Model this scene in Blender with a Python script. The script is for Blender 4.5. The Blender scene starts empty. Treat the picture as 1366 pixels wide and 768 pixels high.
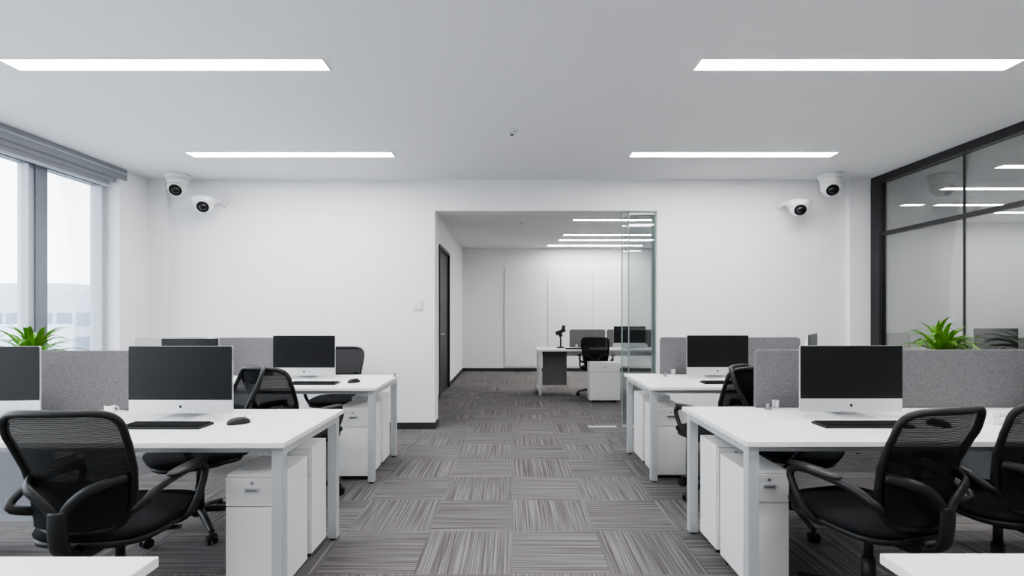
import bpy, bmesh, math, random
from mathutils import Vector, Matrix
random.seed(7)
scene = bpy.context.scene
CH = 1.31; F = 660.0; H = 2.86; WY = 5.69

def X(px, Y): return (px-683)*Y/F
def Z(py, Y): return CH-(py-420)*Y/F

# ---------------------------------------------------------------- materials
def nt(name):
    m = bpy.data.materials.new(name); m.use_nodes = True
    n = m.node_tree; b = n.nodes['Principled BSDF']
    return m, n, b
def pbr(name, col, rough=.5, metal=0, spec=.5, noise=0, nscale=30, bump=0, bscale=200):
    m, n, b = nt(name)
    b.inputs['Base Color'].default_value = (*col, 1)
    b.inputs['Roughness'].default_value = rough
    b.inputs['Metallic'].default_value = metal
    b.inputs['Specular IOR Level'].default_value = spec
    tc = n.nodes.new('ShaderNodeTexCoord')
    if noise:
        t = n.nodes.new('ShaderNodeTexNoise'); t.inputs['Scale'].default_value = nscale; t.inputs['Detail'].default_value = 3
        n.links.new(tc.outputs['Object'], t.inputs['Vector'])
        r = n.nodes.new('ShaderNodeValToRGB')
        r.color_ramp.elements[0].position = .3; r.color_ramp.elements[1].position = .7
        r.color_ramp.elements[0].color = (*[c*(1-noise) for c in col], 1)
        r.color_ramp.elements[1].color = (*[min(1, c*(1+noise)) for c in col], 1)
        n.links.new(t.outputs['Fac'], r.inputs['Fac']); n.links.new(r.outputs['Color'], b.inputs['Base Color'])
    if bump:
        t2 = n.nodes.new('ShaderNodeTexNoise'); t2.inputs['Scale'].default_value = bscale
        n.links.new(tc.outputs['Object'], t2.inputs['Vector'])
        bp = n.nodes.new('ShaderNodeBump'); bp.inputs['Strength'].default_value = bump; bp.inputs['Distance'].default_value = .002
        n.links.new(t2.outputs['Fac'], bp.inputs['Height']); n.links.new(bp.outputs['Normal'], b.inputs['Normal'])
    return m
def emis(name, col, s):
    m, n, b = nt(name)
    b.inputs['Base Color'].default_value = (*col, 1)
    b.inputs['Emission Color'].default_value = (*col, 1)
    b.inputs['Emission Strength'].default_value = s
    return m
def glassmat(name, tint, refl=.05, top=.5):
    m = bpy.data.materials.new(name); m.use_nodes = True
    n = m.node_tree; n.nodes.clear()
    o = n.nodes.new('ShaderNodeOutputMaterial'); mx = n.nodes.new('ShaderNodeMixShader')
    t = n.nodes.new('ShaderNodeBsdfTransparent'); t.inputs['Color'].default_value = (*tint, 1)
    g = n.nodes.new('ShaderNodeBsdfGlossy'); g.inputs['Roughness'].default_value = .01
    lw = n.nodes.new('ShaderNodeLayerWeight'); lw.inputs['Blend'].default_value = .25
    mr = n.nodes.new('ShaderNodeMapRange'); mr.inputs['To Min'].default_value = refl; mr.inputs['To Max'].default_value = top
    n.links.new(lw.outputs['Fresnel'], mr.inputs['Value']); n.links.new(mr.outputs['Result'], mx.inputs['Fac'])
    n.links.new(t.outputs[0], mx.inputs[1]); n.links.new(g.outputs[0], mx.inputs[2]); n.links.new(mx.outputs[0], o.inputs['Surface'])
    return m

wallM = pbr('wall_paint', (.83, .83, .845), .75, spec=.2, noise=.008, nscale=2, bump=.05, bscale=150)
ceilM = pbr('ceiling_paint', (.77, .775, .80), .85, spec=.1, noise=.006, nscale=2)
whiteM = pbr('white_laminate', (.80, .80, .80), .38, spec=.4, noise=.01, nscale=8)
pedM = pbr('white_painted_steel', (.78, .78, .78), .4, spec=.4, noise=.01, nscale=8)
aluM = pbr('grey_powder_coat', (.50, .52, .54), .4, metal=.2, noise=.02, nscale=20)
silvM = pbr('brushed_aluminium', (.66, .67, .69), .35, metal=.5, noise=.02, nscale=60)
handM = pbr('handle_metal', (.30, .31, .32), .35, metal=.7, noise=.03)
fabM = pbr('grey_felt', (.175, .168, .176), .95, spec=.1, noise=.28, nscale=160, bump=.5, bscale=400)
fabL = pbr('light_felt', (.42, .405, .40), .95, spec=.1, noise=.15, nscale=200)
blkM = pbr('black_plastic', (.012, .013, .014), .45, spec=.35, noise=.05, nscale=40)
cushM = pbr('black_cushion_fabric', (.012, .0125, .014), .9, spec=.15, noise=.2, nscale=300, bump=.4, bscale=600)
scrM = pbr('screen_glass', (.012, .013, .014), .3, spec=.25, noise=.02)
frameM = pbr('dark_anodised_frame', (.03, .031, .034), .4, metal=.3, noise=.03)
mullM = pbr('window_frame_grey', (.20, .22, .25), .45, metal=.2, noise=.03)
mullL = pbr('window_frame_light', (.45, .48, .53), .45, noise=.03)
blindM = pbr('roller_blind_grey', (.28, .29, .31), .8, noise=.04, nscale=90)
panM = pbr('blue_grey_panel', (.45, .48, .52), .6, noise=.02)
leafM = pbr('leaf_green', (.12, .32, .02), .45, noise=.4, nscale=9)
potM = pbr('planter_grey', (.55, .55, .55), .6, noise=.05)
soilM = pbr('soil', (.05, .035, .025), 1, noise=.4, nscale=60)
doorM = pbr('dark_door', (.03, .03, .033), .45, noise=.05)
outM = pbr('outside_building', (.44, .49, .54), .9, noise=.05, nscale=.3)
outG = pbr('outside_ground', (.55, .56, .57), .9, noise=.05, nscale=.3)
outW = pbr('outside_building_glass', (.20, .26, .32), .6, noise=.1, nscale=.4)
wpM = pbr('white_wall_panel', (.77, .78, .785), .5, noise=.01, nscale=3)
lightM = emis('led_diffuser', (1, .99, .97), 27)
lightF = emis('led_diffuser_far', (1, .99, .97), 26)
lightM2 = emis('led_diffuser_dim', (1, .99, .97), 15)
glassM = glassmat('clear_glass', (.94, .955, .95), .05, .65)
glassG = glassmat('sliding_door_glass', (.90, .925, .92), .05, .6)
glassW = glassmat('window_glass', (.97, .985, 1), .02, .4)
edgeG = pbr('glass_edge_green', (.22, .29, .28), .2, noise=.05)

def meshmat():
    m = bpy.data.materials.new('chair_mesh'); m.use_nodes = True
    n = m.node_tree; n.nodes.clear()
    o = n.nodes.new('ShaderNodeOutputMaterial'); mx = n.nodes.new('ShaderNodeMixShader')
    t = n.nodes.new('ShaderNodeBsdfTransparent')
    d = n.nodes.new('ShaderNodeBsdfPrincipled'); d.inputs['Base Color'].default_value = (.011, .0115, .013, 1); d.inputs['Roughness'].default_value = .8; d.inputs['Specular IOR Level'].default_value = .15
    tc = n.nodes.new('ShaderNodeTexCoord'); w = n.nodes.new('ShaderNodeTexWave'); w.bands_direction = 'Z'
    w.inputs['Scale'].default_value = 45
    mr = n.nodes.new('ShaderNodeMapRange'); mr.inputs['To Min'].default_value = .90; mr.inputs['To Max'].default_value = .98
    n.links.new(tc.outputs['Object'], w.inputs['Vector']); n.links.new(w.outputs['Fac'], mr.inputs['Value'])
    n.links.new(mr.outputs['Result'], mx.inputs['Fac'])
    n.links.new(t.outputs[0], mx.inputs[1]); n.links.new(d.outputs[0], mx.inputs[2]); n.links.new(mx.outputs[0], o.inputs['Surface'])
    return m
netM = meshmat()

def carpet():
    m, n, b = nt('carpet_tiles'); L = n.links.new
    b.inputs['Roughness'].default_value = .95; b.inputs['Specular IOR Level'].default_value = .1
    tc = n.nodes.new('ShaderNodeTexCoord')
    sp = n.nodes.new('ShaderNodeSeparateXYZ'); L(tc.outputs['Object'], sp.inputs[0])
    def math_(op, a, v=None, a2=None):
        k = n.nodes.new('ShaderNodeMath'); k.operation = op
        L(a, k.inputs[0])
        if a2 is not None: L(a2, k.inputs[1])
        elif v is not None: k.inputs[1].default_value = v
        return k.outputs[0]
    T = .5
    ix = math_('FLOOR', math_('DIVIDE', sp.outputs['X'], T)); iy = math_('FLOOR', math_('DIVIDE', sp.outputs['Y'], T))
    s = math_('ADD', ix, a2=iy)
    par = math_('FLOORED_MODULO', s, 2.0)
    def stripes(sx, sy):
        mp = n.nodes.new('ShaderNodeMapping'); mp.inputs['Scale'].default_value = (sx, sy, 1)
        L(tc.outputs['Object'], mp.inputs['Vector'])
        ns = n.nodes.new('ShaderNodeTexNoise'); ns.inputs['Scale'].default_value = 1; ns.inputs['Detail'].default_value = 2
        L(mp.outputs[0], ns.inputs['Vector']); return ns.outputs['Fac']
    a = stripes(115, 1.3); c = stripes(1.3, 115)
    mx = n.nodes.new('ShaderNodeMix'); mx.data_type = 'FLOAT'
    L(par, mx.inputs[0]); L(a, mx.inputs[2]); L(c, mx.inputs[3])
    cr = n.nodes.new('ShaderNodeValToRGB')
    e = cr.color_ramp.elements
    e[0].position = .34; e[0].color = (.088, .084, .083, 1)
    e[1].position = .68; e[1].color = (.250, .240, .234, 1)
    k = e.new(.5); k.color = (.150, .143, .141, 1)
    L(mx.outputs[0], cr.inputs['Fac'])
    cmb = n.nodes.new('ShaderNodeCombineXYZ'); L(ix, cmb.inputs[0]); L(iy, cmb.inputs[1])
    wn = n.nodes.new('ShaderNodeTexWhiteNoise'); L(cmb.outputs[0], wn.inputs['Vector'])
    mr = n.nodes.new('ShaderNodeMapRange'); mr.inputs['To Min'].default_value = .93; mr.inputs['To Max'].default_value = 1.06
    L(wn.outputs['Value'], mr.inputs['Value'])
    vm = n.nodes.new('ShaderNodeVectorMath'); vm.operation = 'SCALE'
    L(cr.outputs['Color'], vm.inputs[0]); L(mr.outputs['Result'], vm.inputs['Scale'])
    L(vm.outputs[0], b.inputs['Base Color'])
    return m
carpM = carpet()

# ---------------------------------------------------------------- builder
def catmull(pts, k=5, closed=False):
    P = [Vector(p) for p in pts]; out = []; n = len(P)
    rng = range(n if closed else n-1)
    for i in rng:
        p0 = P[(i-1) % n] if closed or i > 0 else P[0]
        p1 = P[i]; p2 = P[(i+1) % n]
        p3 = P[(i+2) % n] if closed or i+2 < n else P[-1]
        for j in range(k):
            t = j/k
            out.append(.5*((2*p1)+(-p0+p2)*t+(2*p0-5*p1+4*p2-p3)*t*t+(-p0+3*p1-3*p2+p3)*t**3))
    if not closed: out.append(P[-1])
    return out

class B:
    def __init__(s, name): s.name = name; s.bm = bmesh.new(); s.m = []; s.M = Matrix.Identity(4)
    def mi(s, mat):
        if mat not in s.m: s.m.append(mat)
        return s.m.index(mat)
    def v(s, p): return s.bm.verts.new(s.M @ Vector(p))
    def f(s, vs, mat, sm=False):
        try: fc = s.bm.faces.new(vs)
        except ValueError: return
        fc.material_index = s.mi(mat); fc.smooth = sm
    def box(s, x0, x1, y0, y1, z0, z1, mat):
        if x0 > x1: x0, x1 = x1, x0
        if y0 > y1: y0, y1 = y1, y0
        V = [s.v((x, y, z)) for x in (x0, x1) for y in (y0, y1) for z in (z0, z1)]
        for q in ((0, 1, 3, 2), (4, 6, 7, 5), (0, 4, 5, 1), (2, 3, 7, 6), (0, 2, 6, 4), (1, 5, 7, 3)):
            s.f([V[i] for i in q], mat)
    def ring(s, c, a, b, ra, rb, seg):
        return [s.v(c+a*(ra*math.cos(2*math.pi*i/seg))+b*(rb*math.sin(2*math.pi*i/seg))) for i in range(seg)]
    def cyl(s, p0, p1, r0, r1=None, mat=None, seg=20):
        r1 = r0 if r1 is None else r1
        p0 = Vector(p0); p1 = Vector(p1); d = (p1-p0).normalized()
        a = d.orthogonal().normalized(); b = d.cross(a)
        A = s.ring(p0, a, b, r0, r0, seg); C = s.ring(p1, a, b, r1, r1, seg)
        for i in range(seg): s.f([A[i], A[(i+1) % seg], C[(i+1) % seg], C[i]], mat, True)
        s.f(A[::-1], mat); s.f(C, mat)
    def tube(s, pts, ra, mat, rb=None, seg=12, closed=False, k=5, up=(0, 0, 1), smooth=True, taper=None):
        rb = rb or ra
        P = catmull(pts, k, closed) if smooth else [Vector(p) for p in pts]
        n = len(P); R = []
        for i in range(n):
            if closed: d = (P[(i+1) % n]-P[(i-1) % n])
            else: d = P[min(i+1, n-1)]-P[max(i-1, 0)]
            d.normalize(); u = Vector(up)
            if abs(d.dot(u)) > .97: u = Vector((0, 1, 0)) if abs(d.y) < .9 else Vector((1, 0, 0))
            a = d.cross(u).normalized(); b = a.cross(d)
            t = 1 if taper is None else 1+(taper-1)*i/(n-1)
            R.append(s.ring(P[i], a, b, ra*t, rb*t, seg))
        for i in range(n if closed else n-1):
            A = R[i]; C = R[(i+1) % n]
            for j in range(seg): s.f([A[j], A[(j+1) % seg], C[(j+1) % seg], C[j]], mat, True)
        if not closed: s.f(R[0][::-1], mat); s.f(R[-1], mat)
    def sell(s, c, r, mat, n1=2., n2=2., nu=32, nv=16, vmin=-90, vmax=90):
        c = Vector(c)
        def p(x, e): return math.copysign(abs(x)**(2/e), x)
        rows = []
        for j in range(nv+1):
            ph = math.radians(vmin+(vmax-vmin)*j/nv)
            cz = p(math.cos(ph), n2); sz = p(math.sin(ph), n2)
            if abs(math.cos(ph)) < 1e-4: rows.append([s.v(c+Vector((0, 0, r[2]*sz)))]); continue
            rows.append([s.v(c+Vector((r[0]*cz*p(math.cos(t), n1), r[1]*cz*p(math.sin(t), n1), r[2]*sz))) for t in [2*math.pi*i/nu for i in range(nu)]])
        for j in range(nv):
            A, C = rows[j], rows[j+1]
            for i in range(nu):
                k = (i+1) % nu
                if len(A) == 1: s.f([A[0], C[k], C[i]], mat, True)
                elif len(C) == 1: s.f([A[i], A[k], C[0]], mat, True)
                else: s.f([A[i], A[k], C[k], C[i]], mat, True)
        if len(rows[0]) > 1: s.f(rows[0][::-1], mat)
        if len(rows[-1]) > 1: s.f(rows[-1], mat)
    def slab(s, x0, x1, z0, z1, y0, y1, r, mat, corners=(1, 1, 1, 1), seg=6):
        o = []
        for (cx, cz, a0, on) in ((x0+r, z0+r, 180, corners[0]), (x1-r, z0+r, 270, corners[1]), (x1-r, z1-r, 0, corners[2]), (x0+r, z1-r, 90, corners[3])):
            if on:
                for i in range(seg+1):
                    a = math.radians(a0+90*i/seg); o.append((cx+r*math.cos(a), cz+r*math.sin(a)))
            else:
                a = math.radians(a0+45); o.append((cx+r*math.copysign(1, math.cos(a)), cz+r*math.copysign(1, math.sin(a))))
        A = [s.v((p[0], y0, p[1])) for p in o]; C = [s.v((p[0], y1, p[1])) for p in o]
        n = len(o)
        for i in range(n): s.f([A[i], A[(i+1) % n], C[(i+1) % n], C[i]], mat)
        s.f(A, mat); s.f(C[::-1], mat)
    def done(s, loc=(0, 0, 0), rot=0, bevel=0, name=None):
        bmesh.ops.recalc_face_normals(s.bm, faces=s.bm.faces[:])
        me = bpy.data.meshes.new(s.name); s.bm.to_mesh(me); s.bm.free()
        for m in s.m: me.materials.append(m)
        return place(me, s.name, loc, rot, bevel)
def place(me, name, loc, rot=0, bevel=0):
    o = bpy.data.objects.new(name, me); scene.collection.objects.link(o)
    o.location = loc; o.rotation_euler = (0, 0, rot)
    if bevel:
        md = o.modifiers.new('bevel', 'BEVEL'); md.width = bevel; md.segments = 2; md.limit_method = 'ANGLE'; md.angle_limit = math.radians(40)
    return o
def sbox(name, *a, bevel=0):
    b = B(name); b.box(*a); return b.done(bevel=bevel)

# ---------------------------------------------------------------- shell
XL = -4.14; XR = 4.11; YB = -2.5; YF = 11.5; XG = 9.5
sbox('floor', XL-.3, XG+.2, YB-.2, YF+.2, -.1, 0, carpM)
sbox('ceiling', XL-.5, XG+.2, YB-.2, YF+.2, H, H+.12, ceilM)
OL = X(580, WY); OR = X(877, WY); OH = 2.508
b = B('wall_back')
b.box(XL-.3, OL, WY, WY+.25, 0, H, wallM)
b.box(OR, XR+.1, WY, WY+.25, 0, H, wallM)
b.box(OL, OR, WY, WY+.25, OH, H, wallM)
b.box(XL, X(222, 5.64), WY-.06, WY, 0, H, wallM)
b.box(X(1133, 5.64), XR-.0, WY-.06, WY, 0, H, wallM)
b.done()
b = B('wall_left')
b.box(XL-.26, XL, 5.22, WY, 0, H, wallM)
b.box(XL-.26, XL, -1, 5.22, 0, .3, wallM)
b.box(XL-.26, XL, YB, -1, 0, H, wallM)
b.done()
sbox('wall_rear', XL-.3, XG+.2, YB-.2, YB, 0, H, wallM)
sbox('wall_right', XR, XR+.1, YB, -1, 0, H, wallM)
FXL = -1.15
b = B('wall_far_left')
b.box(FXL-.15, FXL, WY+.25, 7.78, 0, H, wallM); b.box(FXL-.15, FXL, 9.02, YF, 0, H, wallM); b.box(FXL-.15, FXL, 7.78, 9.02, 2.43, H, wallM)
b.done()
sbox('wall_far_back', FXL-.15, XG+.2, YF, YF+.15, 0, H, wallM)
sbox('wall_far_right', XR, XR+.1, WY+.25, YF, 0, H, wallM)
sbox('wall_meeting_right', XG, XG+.15, YB, YF, 0, H, wallM)
sbox('wall_meeting_back', XR+.1, XG, 8.3, 8.45, 0, H, wallM)
bbM = pbr('dark_baseboard', (.03, .03, .033), .5, noise=.03)
b = B('baseboard_back')
b.box(X(222, 5.64), OL+.012, WY-.012, WY, 0, .075, bbM)
b.box(OL, OL+.012, WY, WY+.25, 0, .075, bbM)
b.box(OR, X(1133, 5.64), WY-.012, WY, 0, .075, bbM)
b.done()
b = B('baseboard_far')
b.box(FXL, FXL+.012, WY+.25, 7.78, 0, .075, bbM); b.box(FXL, FXL+.012, 9.02, YF, 0, .075, bbM)
b.box(FXL+.012, XR, YF-.012, YF, 0, .075, bbM)
b.done()
for xa, xb in ((673, 729.3), (730.7, 790), (791.4, 850)):
    b = B('wall_panel'); b.box(X(xa, YF), X(xb, YF), YF-.03, YF, .12, 2.36, wpM); b.done(bevel=.003)
b = B('door_1')
b.box(FXL-.08, FXL+.02, 7.785, 7.84, 0, 2.425, frameM); b.box(FXL-.08, FXL+.02, 8.96, 9.015, 0, 2.425, frameM); b.box(FXL-.08, FXL+.02, 7.84, 8.96, 2.37, 2.425, frameM)
b.box(FXL-.06, FXL-.015, 7.842, 8.958, 0.005, 2.368, doorM)
b.cyl((FXL-.015, 8.0, 1.0), (FXL+.04, 8.0, 1.0), .012, mat=silvM); b.cyl((FXL+.035, 7.99, 1.0), (FXL+.035, 8.12, 1.0), .009, mat=silvM)
b.done()
for xa, y in ((X(829, 5.82), 5.82), (X(838, 5.76), 5.76)):
    b = B('sliding_glass_door')
    b.box(xa+.012, OR-.012, y-.005, y+.005, .02, OH-.03, glassG)
    b.box(xa, xa+.012, y-.008, y+.008, .0, OH-.002, edgeG)
    b.box(OR-.014, OR-.001, y-.008, y+.008, .0, OH-.002, edgeG)
    b.box(xa+.012, OR-.014, y-.01, y+.01, OH-.03, OH-.002, silvM)
    b.box(xa+.012, OR-.014, y-.01, y+.01, 0, .02, silvM)
    b.done()
sbox('trim_floor_track', X(785, 5.79), OR-.45, 5.77, 5.83, 0, .005, aluM)

# window
b = B('window_1')
GX = XL-.26
for y in (-1.0, .05, 1.5, 2.95, 4.45, 5.16):
    w = .06 if y in (-1.0, 5.16) else .11
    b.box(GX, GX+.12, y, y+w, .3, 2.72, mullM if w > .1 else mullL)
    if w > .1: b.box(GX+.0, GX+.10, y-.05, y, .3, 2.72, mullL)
b.box(GX, GX+.10, -1, 5.22, .3, .36, mullM); b.box(GX, GX+.10, -1, 5.22, 2.66, 2.76, mullM)
b.box(GX+.03, GX+.038, -1, 5.22, .36, 2.66, glassW)
b.done()
b = B('wall_left_lintel'); b.box(XL-.26, XL-.1, -1, 5.22, 2.76, H, wallM); b.done()
b = B('roller_blind')
b.box(XL-.10, XL+.02, -1, 5.3, 2.745, H-.002, blindM)
b.cyl((XL-.05, -.95, 2.735), (XL-.05, 5.2, 2.735), .032, mat=blindM)
b.box(XL-.055, XL-.045, -.9, 5.15, 2.66, 2.735, blindM)
b.box(XL-.062, XL-.038, -.9, 5.15, 2.64, 2.665, mullL)
b.box(XL+.02, XL+.028, -1, 5.3, 2.80, 2.815, mullL)
b.done(bevel=.003)

# glass wall right
b = B('glass_partition')
b.box(XR-.03, XR+.05, -1, WY-.065, H-.08, H-.001, frameM)
b.box(XR-.03, XR+.05, 5.50, WY-.061, 0, H-.08, frameM)
b.box(XR-.015, XR+.035, -1, 5.5, 2.19, 2.23, frameM)
b.box(XR-.03, XR+.05, -1, 5.5, 0, .09, frameM)
for y in (4.50, 3.2, 1.9, .6, -.7): b.box(XR+.004, XR+.018, y, y+.014, .09, H-.08, frameM)
b.box(XR+.006, XR+.016, -1, 5.5, .09, H-.08, glassM)
b.done()

# ---------------------------------------------------------------- ceiling lights
def strip(x0, x1, y0, y1, mat=lightM):
    b = B('ceiling_light')
    b.box(x0, x1, y0, y1, H-.006, H-.001, mat)
    fr = .008
    b.box(x0-fr, x1+fr, y0-fr, y0, H-.008, H-.0005, whiteM); b.box(x0-fr, x1+fr, y1, y1+fr, H-.008, H-.0005, whiteM)
    b.box(x0-fr, x0, y0, y1, H-.008, H-.0005, whiteM); b.box(x1, x1+fr, y0, y1, H-.008, H-.0005, whiteM)
    b.done()
for y in (4.70, 2.99, 1.28, -.43):
    strip(-3.1, -1.15, y, y+.13); strip(1.15, 3.1, y, y+.13)
for y, xs in ((8.0, 1.0), (9.5, 1.0), (10.15, .98), (10.95, .80)):
    strip(xs, 2.9, y, y+.1, lightF)
for (x0, x1, y) in ((5.27, 6.9, 6.0), (5.95, 6.9, 6.9), (5.48, 5.75, 6.9), (5.07, 6.9, 5.1), (5.3, 7.2, 3.4), (5.3, 7.2, 1.2), (7.3, 8.8, 7.4)):
    strip(x0, x1, y, y+.1, lightM2)
for (x, y) in ((0, 4.16), (X(697, 8.2), 8.2)):
    b = B('smoke_detector'); b.cyl((x, y, H-.001), (x, y, H-.015), .045, .045, whiteM); b.cyl((x, y, H-.015), (x, y, H-.035), .03, .022, silvM)
    b.cyl((x, y, H-.035), (x, y, H-.04), .012, .012, blkM)
    b.done()
b = B('light_switch'); sx = X(557, WY); b.box(sx-.055, sx+.055, WY-.012, WY, 1.36, 1.48, pedM); b.box(sx-.045, sx-.003, WY-.018, WY-.012, 1.375, 1.465, whiteM); b.box(sx+.003, sx+.045, WY-.018, WY-.012, 1.375, 1.465, whiteM); b.done(bevel=.002)

# ---------------------------------------------------------------- security cameras
camW = pbr('camera_housing_white', (.80, .80, .81), .35, noise=.01)
lensM = pbr('camera_lens_black', (.006, .006, .008), .12, spec=.6, noise=.05)
def cam_head(b, c, r, d):
    c = Vector(c); d = Vector(d).normalized()
    b.sell(c, (r, r, r), camW)
    b.cyl(c+d*r*.55, c+d*r*.93, r*.80, r*.66, camW, 28)
    b.cyl(c+d*r*.90, c+d*r*.98, r*.64, r*.60, lensM, 28)
    b.sell(c+d*r*.72, (r*.50,)*3, lensM)
    b.cyl(c+d*r*1.18, c+d*r*1.24, r*.2, r*.17, lensM)
def cam_ceiling(x, y, tx):
    b = B('security_camera')
    b.cyl((x, y, H-.001), (x, y, H-.05), .125, .12, camW, 32); b.cyl((x, y, H-.05), (x, y, H-.11), .115, .10, camW, 32)
    cam_head(b, (x, y, H-.145), .10, (tx, -1, -.6)); b.done()
def cam_wall(x, y, z, tx, s):
    b = B('security_camera')
    b.cyl((x+s*.11, WY-.001, z+.06), (x+s*.11, WY-.03, z+.06), .055, .05, camW, 24)
    b.tube([(x+s*.11, WY-.02, z+.06), (x+s*.10, WY-.08, z+.06), (x+s*.04, y+.02, z+.04)], .028, camW)
    b.sell((x, y, z+.035), (.125, .11, .06), camW, 2, 2.6)
    cam_head(b, (x, y, z-.01), .098, (tx, -1, -.5)); b.done()
cam_ceiling(X(237, 5.46), 5.46, .35); cam_wall(X(272, 5.5), 5.5, Z(272, 5.5), .45, 1)
cam_ceiling(X(1108, 5.46), 5.46, -.35); cam_wall(X(1066, 5.5), 5.5, Z(276, 5.5), -.4, -1)

# ---------------------------------------------------------------- desks
def make_desk(xi, s, ln, y0, y1, mod=(0, 0)):
    b = B('office_desk'); xo = xi+s*ln
    b.box(xi, xo, y0, y1, .725, .75, whiteM)
    b.box(xi+s*.03, xo-s*.03, y0+.04, y0+.08, .695, .7245, aluM)
    b.box(xi+s*.03, xo-s*.03, y1-.08, y1-.04, .695, .7245, aluM)
    for x in (xi+s*.02, xo-s*.07):
        b.box(x, x+s*.05, y0+.03, y1-.03, .685, .7245, aluM)
        for y in (y0+.03, y1-.08):
            b.box(x, x+s*.05, y, y+.05, .012, .685, aluM)
            b.cyl((x+s*.025, y+.025, 0), (x+s*.025, y+.025, .013), .018, mat=blkM)
    if mod[1]: b.box(xi+s*mod[0], xi+s*mod[1], y1-.10, y1-.082, .12, .694, panM)
    return b.done(bevel=.003)
def pedestal(x0, x1, y0, y1, h, face=-1):
    b = B('drawer_pedestal')
    b.box(x0, x1, y0, y1, .03, h, pedM)
    yf = y0 if face < 0 else y1
    xa, xb = min(x0, x1)+.004, max(x0, x1)-.004
    b.box(xa+.001, xb-.001, yf, yf+face*.004, .036, h-.012, handM)
    zs = [.035, h-.145, h-.010]
    for i in range(len(zs)-1):
        b.box(xa, xb, yf+face*.004, yf+face*.016, zs[i]+.002, zs[i+1]-.003, pedM)
    xm = (xa+xb)/2
    b.box(xm-.032, xm+.032, yf+face*.016, yf+face*.024, h-.078, h-.058, silvM)
    b.box(xm-.024, xm+.024, yf+face*.024, yf+face*.026, h-.072, h-.064, handM)
    b.cyl((xm+.0, yf+face*.016, h-.036), (xm, yf+face*.021, h-.036), .007, mat=handM)
    for x in (x0+(x1-x0)*.15, x0+(x1-x0)*.85):
        for y in (y0+.04, y1-.04): b.cyl((x, y, 0), (x, y, .03), .018, mat=blkM)
    return b.done(bevel=.002)
def partition(x0, x1, y, top=1.10, corners=(0, 0, 1, 1), mat=fabM):
    x0, x1 = min(x0, x1), max(x0, x1)
    b = B('desk_partition')
    b.slab(x0, x1, .752, top, y-.014, y+.014, .03, mat, corners)
    for x in (x0+.12, x1-.12):
        b.box(x-.02, x+.02, y-.024, y+.024, .7505, .80, silvM)
        b.cyl((x, y-.034, .7505), (x, y-.034, .79), .008, mat=silvM)
    return b.done(bevel=.004)

make_desk(-1.0, -1, 2.75, 2.17, 2.95, (1.65, 2.6))
pedestal(-1.325, -1.075, 2.30, 2.60, .57); pedestal(-1.325, -1.075, 2.655, 2.86, .60)
partition(-1.66, -3.7, 2.925)
make_desk(1.04, 1, 2.75, 2.19, 3.03, (1.45, 2.6))
pedestal(1.115, 1.31, 2.35, 2.65, .57); pedestal(1.115, 1.31, 2.70, 2.93, .60)
partition(1.47, 3.7, 3.0)
make_desk(-1.05, -1, 2.35, 3.81, 4.64)
pedestal(-1.39, -1.125, 3.93, 4.24, .57); pedestal(-1.39, -1.125, 4.30, 4.55, .60)
partition(-1.66, -2.77, 4.60); partition(X(277, 4.6), X(181, 4.6), 4.60, 1.105, mat=fabL)
make_desk(1.07, 1, 2.25, 3.84, 4.74)
pedestal(1.145, 1.39, 3.96, 4.27, .57); pedestal(1.145, 1.39, 4.34, 4.65, .60)
partition(1.40, 2.72, 4.68)
make_desk(-.82, -1, 2.3, .35, 1.15); make_desk(.865, 1, 2.3, .35, 1.165)
pedestal(-1.18, -.90, .46, .9, .57); pedestal(.95, 1.23, .46, .9, .57)
# far room desk
b = B('office_desk')
b.box(.41, 2.5, 8.0, 8.65, .72, .75, whiteM)
for x in (.43, 2.43):
    for y in (8.03, 8.57): b.box(x, x+.05, y, y+.05, 0, .72, silvM)
    b.box(x, x+.05, 8.08, 8.57, .66, .72, silvM); b.box(x, x+.05, 8.08, 8.57, .06, .1, silvM)
b.box(.52, .93, 8.40, 8.42, .12, .70, fabM)
b.box(.48, 2.43, 8.58, 8.60, .60, .715, silvM)
b.done(bevel=.003)
pedestal(X(786, 7.42), X(827, 7.42), 7.42, 7.62, .60)
partition(1.0, 1.62, 8.60, 1.06); partition(1.65, 2.45, 8.60, 1.06)
# glass room desk
b = B('office_desk')
b.box(4.9, 7.6, 6.0, 6.8, .72, .75, whiteM)
for x in (4.93, 7.52):
    for y in (6.03, 6.72): b.box(x, x+.05, y, y+.05, 0, .72, aluM)
b.done(bevel=.003)
partition(X(1177, 6.7), X(1214, 6.7), 6.7, 1.07, mat=fabL)
partition(5.6, 7.4, 6.7, 1.0, mat=fabM)

# ---------------------------------------------------------------- computers
def mk_computer():
    b = B('desktop_computer'); w = .282
    z0, z1, zs = .025, .39, .098
    b.slab(-w, w, z0, z1, -.006, .006, .008, silvM)
    b.slab(-w+.0005, w-.0005, zs, z1-.0005, -.0085, -.006, .006, scrM, (0, 0, 1, 1))
    b.slab(-w+.05, w-.05, z0+.05, z1-.05, .006, .022, .05, silvM)
    b.cyl((0, -.0063, .061), (0, -.0075, .061), .008, mat=blkM, seg=16)
    for (ya, za, yb, zb) in ((.03, .20, .10, .10), (.10, .10, .115, .006)):
        V = [(x, y, z) for x in (-.08, .08) for (y, z) in ((ya-.008, za), (yb-.008, zb), (yb+.0, zb), (ya+.0, za+.008))]
        q = [b.v(p) for p in V]
        b.f(q[0:4], silvM); b.f(q[4:8][::-1], silvM)
        for i in range(4):
            j = (i+1) % 4; b.f([q[i], q[4+i], q[4+j], q[j]], silvM)
    b.box(-.085, .085, -.09, .115, 0, .007, silvM)
    return b.done(bevel=.0015)
comp = mk_computer(); comp.location = (X(245, 2.72), 2.70, .7505)
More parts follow.
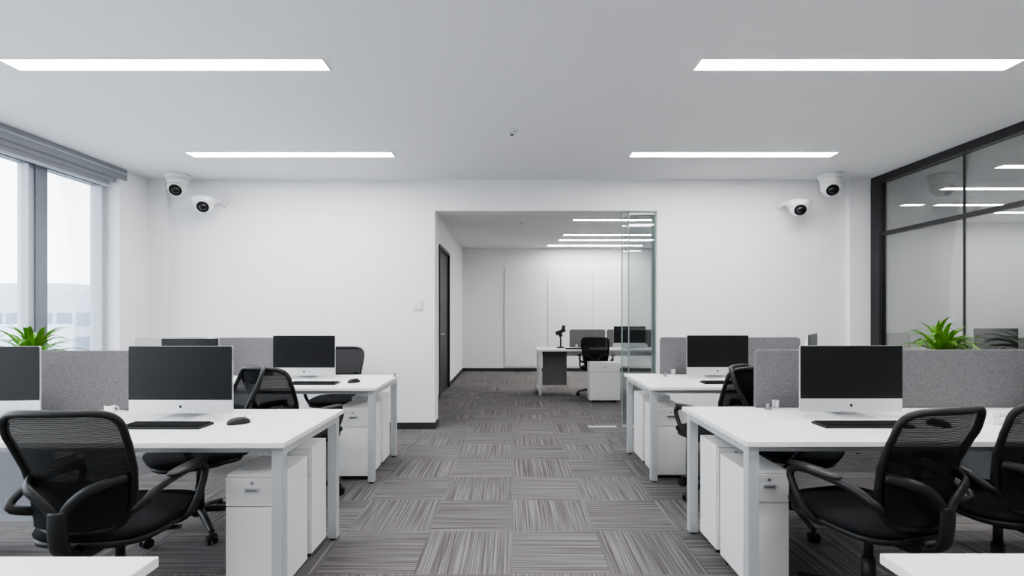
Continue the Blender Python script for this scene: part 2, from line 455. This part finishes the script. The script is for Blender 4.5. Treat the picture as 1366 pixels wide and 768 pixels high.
def computer(x, y, z=.7505, rot=0, s=1):
    o = place(comp.data, 'desktop_computer', (x, y, z), rot, .0015); o.scale = (s, s, s); return o
computer(X(1134.5, 2.74), 2.74)
computer(X(-22, 2.66), 2.66, rot=.10)
computer(3.2, 2.72)
computer(X(408.5, 4.42), 4.38, s=.97); computer(X(957, 4.42), 4.42, s=.97)
computer(X(256, 4.42), 4.40, rot=0, s=.90)
computer(X(1086, 4.42), 4.45, rot=.9)
computer(X(840, 8.3), 8.3, rot=0, s=.95)
computer(X(1328, 6.3), 6.3)
def keyboard(x, y, w=.42, rot=0):
    b = B('keyboard'); b.box(-w/2, w/2, -.06, .06, 0, .012, blkM)
    n = int(w/.0195)
    for r in range(5):
        for i in range(n):
            kx = -w/2+.008+i*(w-.016)/n
            b.box(kx+.001, kx+(w-.016)/n-.002, -.053+r*.0215, -.053+r*.0215+.018, .012, .017, cushM)
    return b.done((x, y, .7505), rot)
keyboard(X(226, 2.5), 2.48, .40); keyboard(X(1150, 2.5), 2.5, .44); keyboard(X(-60, 2.45), 2.45)
keyboard(X(418, 4.0), 4.02, .38); keyboard(X(965, 4.1), 4.06, .38)
keyboard(X(770, 8.15), 8.15, .4)
def mouse(x, y, rot=0):
    b = B('computer_mouse'); b.sell((0, 0, .006), (.032, .055, .028), blkM, 2.3, 2, vmin=-12)
    b.cyl((0, .02, .033), (0, .035, .032), .004, mat=aluM, seg=10); return b.done((x, y, .7505), rot)
mouse(X(321, 2.57), 2.55, -.9); mouse(X(1252, 2.5), 2.5, .2); mouse(X(458, 4.05)+.07, 4.1, -.7); mouse(X(1010, 4.1)+.09, 4.1, .2)
def cable(pts):
    b = B('charging_cable'); b.tube(pts, .0035, whiteM, seg=8); b.done()
zc = .755
cable([(-1.56, 2.84, zc), (-1.5, 2.76, zc), (-1.46, 2.71, zc), (-1.40, 2.67, zc), (-1.40, 2.61, zc)])
cable([(2.03, 2.88, zc), (2.06, 2.76, zc), (2.13, 2.72, zc), (2.2, 2.66, zc), (2.16, 2.58, zc)])
def cup(x, y):
    b = B('coffee_mug'); b.cyl((0, 0, 0), (0, 0, .075), .032, .036, whiteM, 24); b.cyl((0, 0, .0751), (0, 0, .0755), .031, .031, soilM, 24)
    b.tube([(.034, 0, .062), (.055, 0, .058), (.056, 0, .03), (.032, 0, .018)], .005, whiteM); o = b.done((x, y, .7505), .4); o.scale = (.7, .7, .7)
cup(X(150, 2.8), 2.78)
b = B('desk_telephone'); b.box(-.09, .09, -.08, .08, 0, .03, whiteM); b.box(-.085, -.03, -.07, .07, .03, .055, whiteM); b.box(-.01, .075, -.05, .05, .03, .036, aluM); b.done((X(1325, 2.6), 2.62, .7505), .2, .006)
for x, y in ((X(1028, 2.9), 2.93), (X(892, 4.4), 4.5), (X(523, 4.4), 4.5)):
    b = B('power_socket'); b.box(-.015, .015, -.015, .015, 0, .01, handM); b.cyl((0, 0, .01), (0, 0, .035), .012, .01, handM); b.done((x, y, .7505), 0, .002)
b = B('desk_lamp')
b.cyl((0, 0, 0), (0, 0, .02), .07, .06, blkM); b.tube([(0, 0, .02), (.0, 0, .15), (-.02, 0, .25)], .014, blkM)
b.cyl((-.08, 0, .24), (.08, 0, .31), .035, .03, blkM); b.cyl((.03, 0, .29), (.06, 0, .38), .025, .03, blkM)
b.sell((-.0, 0, .22), (.035, .035, .035), blkM)
b.done((X(748, 8.4), 8.42, .7505))

# ---------------------------------------------------------------- chairs
def mk_chair():
    b = B('office_chair')
    for i in range(5):
        a = math.radians(90+72*i+18); c, s_ = math.cos(a), math.sin(a)
        b.tube([(c*.02, s_*.02, .115), (c*.12, s_*.12, .108), (c*.22, s_*.22, .085), (c*.29, s_*.29, .072)], .024, blkM, .020, seg=10, taper=.65)
        b.cyl((c*.285, s_*.285, .05), (c*.285, s_*.285, .08), .012, mat=blkM, seg=12)
        t = Vector((-s_, c, 0)); p = Vector((c*.29, s_*.29, .029))
        for k in (-1, 1): b.cyl(p+t*(k*.008), p+t*(k*.026), .029, .027, blkM, 20)
        b.sell(p+Vector((0, 0, .014)), (.022, .022, .022), blkM, nu=14, nv=8)
    b.cyl((0, 0, .085), (0, 0, .135), .04, .034, blkM); b.cyl((0, 0, .13), (0, 0, .27), .028, .026, blkM); b.cyl((0, 0, .27), (0, 0, .39), .018, .018, blkM)
    b.sell((0, -.01, .405), (.11, .13, .03), blkM, 4, 4)
    b.tube([(.08, .02, .405), (.17, .02, .40), (.235, .02, .405)], .009, blkM)
    b.sell((0, .02, .435), (.230, .235, .022), blkM, 4, 4, 40)
    b.sell((0, .025, .465), (.240, .25, .036), cushM, 3.6, 2.6, 44)
    def S(u, v):
        return Vector((u*(.172+.05*v), -.245-.10*v+.035*math.sin(math.pi*min(1, v*1.25))+.055*u*u, .495+.465*v))
    seg = 60; n = 5.5
    def p(x, e): return math.copysign(abs(x)**(2/e), x)
    rows = []
    for r in [1, .9, .78, .64, .5, .34, .18]:
        row = []
        for i in range(seg):
            t = 2*math.pi*i/seg
            row.append((r*p(math.cos(t), n), .5+.5*r*p(math.sin(t), n)))
        rows.append(row)
    VV = [[b.v(S(*q)) for q in row] for row in rows]
    c0 = b.v(S(0, .5))
    for j in range(len(rows)-1):
        for i in range(seg):
            k = (i+1) % seg
            b.f([VV[j][i], VV[j][k], VV[j+1][k], VV[j+1][i]], netM, True)
    for i in range(seg): b.f([VV[-1][i], VV[-1][(i+1) % seg], c0], netM, True)
    b.tube([S(*q) for q in rows[0]], .014, blkM, .013, seg=10, closed=True, k=1, up=(0, 1, 0))
    def patch(u0, u1, v0, v1, off, mat, nu=12, nv=6):
        for o2 in (off, off-.012):
            G = [[b.v(S(u0+(u1-u0)*i/nu, v0+(v1-v0)*j/nv)+Vector((0, o2, 0))) for i in range(nu+1)] for j in range(nv+1)]
            for j in range(nv):
                for i in range(nu): b.f([G[j][i], G[j][i+1], G[j+1][i+1], G[j+1][i]], mat, True)
    patch(-.95, .95, .03, .42, -.004, cushM)
    b.tube([(0, -.08, .40), (0, -.20, .405), (0, -.285, .44), (0, -.305, .52), (0, -.305, .60)], .036, blkM, .016, up=(0, 1, 0), seg=14)
    for k in (-1, 1):
        b.tube([(0, -.300, .56), (k*.05, -.305, .63), (k*.12, -.29, .68), S(k*.93, .42)+Vector((0, -.006, 0))], .02, blkM, .011, up=(0, 1, 0))
        b.tube([(k*.18, .03, .425), (k*.235, .05, .435), (k*.262, .09, .49), (k*.267, .14, .58), (k*.265, .145, .620), (k*.263, .10, .646), (k*.263, -.03, .648), (k*.255, -.15, .632), (k*.235, -.23, .59), S(k*.98, .14)], .017, blkM, .014, seg=12, up=(1, 0, 0))
        b.sell((k*.264, .025, .660), (.033, .125, .014), blkM, 3, 2.5, 28, 10)
    return b.done()
ch = mk_chair()
def face(deg): return math.radians(-deg)   # degrees clockwise from +Y
ch.location = (-1.655, 2.09, 0); ch.rotation_euler = (0, 0, face(-3))
def chair(x, y, deg): return place(ch.data, 'office_chair', (x, y, 0), face(deg))
chair(1.535, 2.13, -15)
chair(2.22, 2.26, 2)
chair(-1.92, 3.04, 226); chair(1.77, 3.14, 132)
chair(-1.53, 3.54, 22); chair(1.50, 3.58, -22)
chair(-1.77, 4.98, 175)
chair(X(795, 7.98), 7.98, 12)

# ---------------------------------------------------------------- plants
def plant(x, y, ptop, seed, spread=1.):
    R = random.Random(seed); b = B('potted_plant')
    pr = [(.10, 0), (.135, ptop*.5), (.15, ptop)]
    for i in range(2): b.cyl((0, 0, pr[i][1]), (0, 0, pr[i+1][1]), pr[i][0], pr[i+1][0], potM, 28)
    b.cyl((0, 0, ptop), (0, 0, ptop+.004), .135, .135, soilM, 28)
    for i in range(60):
        a = R.uniform(0, 2*math.pi); el = R.uniform(.35, 1.40); L = R.uniform(.26, .39)*spread; w = R.uniform(.013, .023)
        pos = Vector((R.uniform(-.03, .03), R.uniform(-.03, .03), ptop+.0)); d = Vector((math.cos(a), math.sin(a), 0)); sd = Vector((-d.y, d.x, 0))
        ang = el; k = 9; prev = None; droop = R.uniform(.9, 2.0)
        for j in range(k+1):
            t = j/k; ww = w*(math.sin(math.pi*min(1, t*.9+.1)))**.8 if t < 1 else .001
            nrm = (-d*math.sin(ang)+Vector((0, 0, 1))*math.cos(ang))
            cur = [b.v(pos-sd*ww+nrm*ww*.4), b.v(pos), b.v(pos+sd*ww+nrm*ww*.4)]
            if prev:
                b.f([prev[0], prev[1], cur[1], cur[0]], leafM, True); b.f([prev[1], prev[2], cur[2], cur[1]], leafM, True)
            prev = cur
            pos = pos+(d*math.cos(ang)+Vector((0, 0, 1))*math.sin(ang))*(L/k); ang -= droop*t*.28
    b.done((x, y, 0))
plant(X(42, 3.9), 3.9, .97, 3, 1.0); plant(X(1256, 4.3), 4.3, .98, 5, 1.0)

# ---------------------------------------------------------------- outside
b = B('ground'); b.box(-200, -4.6, -80, 160, -14.2, -14, outG); b.done()
for (x, y, w, d, h) in ((-60, 62, 16, 14, 16), (-48, 66, 9, 9, 14.5), (-82, 70, 22, 14, 18.5), (-70, 45, 14, 14, 13), (-55, 30, 16, 14, 14.5), (-100, 88, 20, 16, 21)):
    b = B('distant_building'); b.box(x, x+w, y, y+d, -14, -14+h, outM)
    z = -12.
    while z < -14+h-1.5:
        yy = y+.5
        while yy < y+d-2:
            b.box(x+w, x+w+.1, yy, yy+1.8, z, z+1.6, outW); yy += 2.5
        xx = x+.5
        while xx < x+w-2:
            b.box(xx, xx+1.8, y-.1, y, z, z+1.6, outW); xx += 2.5
        z += 3.0
    b.done()

w = bpy.data.worlds.new('overcast'); scene.world = w; w.use_nodes = True
bg = w.node_tree.nodes['Background']
tc = w.node_tree.nodes.new('ShaderNodeTexCoord'); sp = w.node_tree.nodes.new('ShaderNodeSeparateXYZ'); rp = w.node_tree.nodes.new('ShaderNodeValToRGB')
w.node_tree.links.new(tc.outputs['Generated'], sp.inputs[0]); w.node_tree.links.new(sp.outputs['Z'], rp.inputs['Fac'])
rp.color_ramp.elements[0].color = (.94, .97, 1, 1); rp.color_ramp.elements[1].color = (.84, .92, 1, 1)
w.node_tree.links.new(rp.outputs['Color'], bg.inputs['Color'])
bg.inputs['Strength'].default_value = 3.2

# ---------------------------------------------------------------- camera
cd = bpy.data.cameras.new('camera'); cam = bpy.data.objects.new('camera', cd); scene.collection.objects.link(cam)
cam.location = (0, 0, CH); cam.rotation_euler = (math.radians(90), 0, 0)
cd.sensor_fit = 'HORIZONTAL'; cd.sensor_width = 36; cd.lens = F/1366*36; cd.shift_y = 36/1366; cd.clip_start = .05; cd.clip_end = 500
scene.camera = cam
scene.view_settings.view_transform = 'AgX'
try: scene.view_settings.look = 'AgX - Medium High Contrast'
except Exception: pass
scene.view_settings.exposure = 0.95
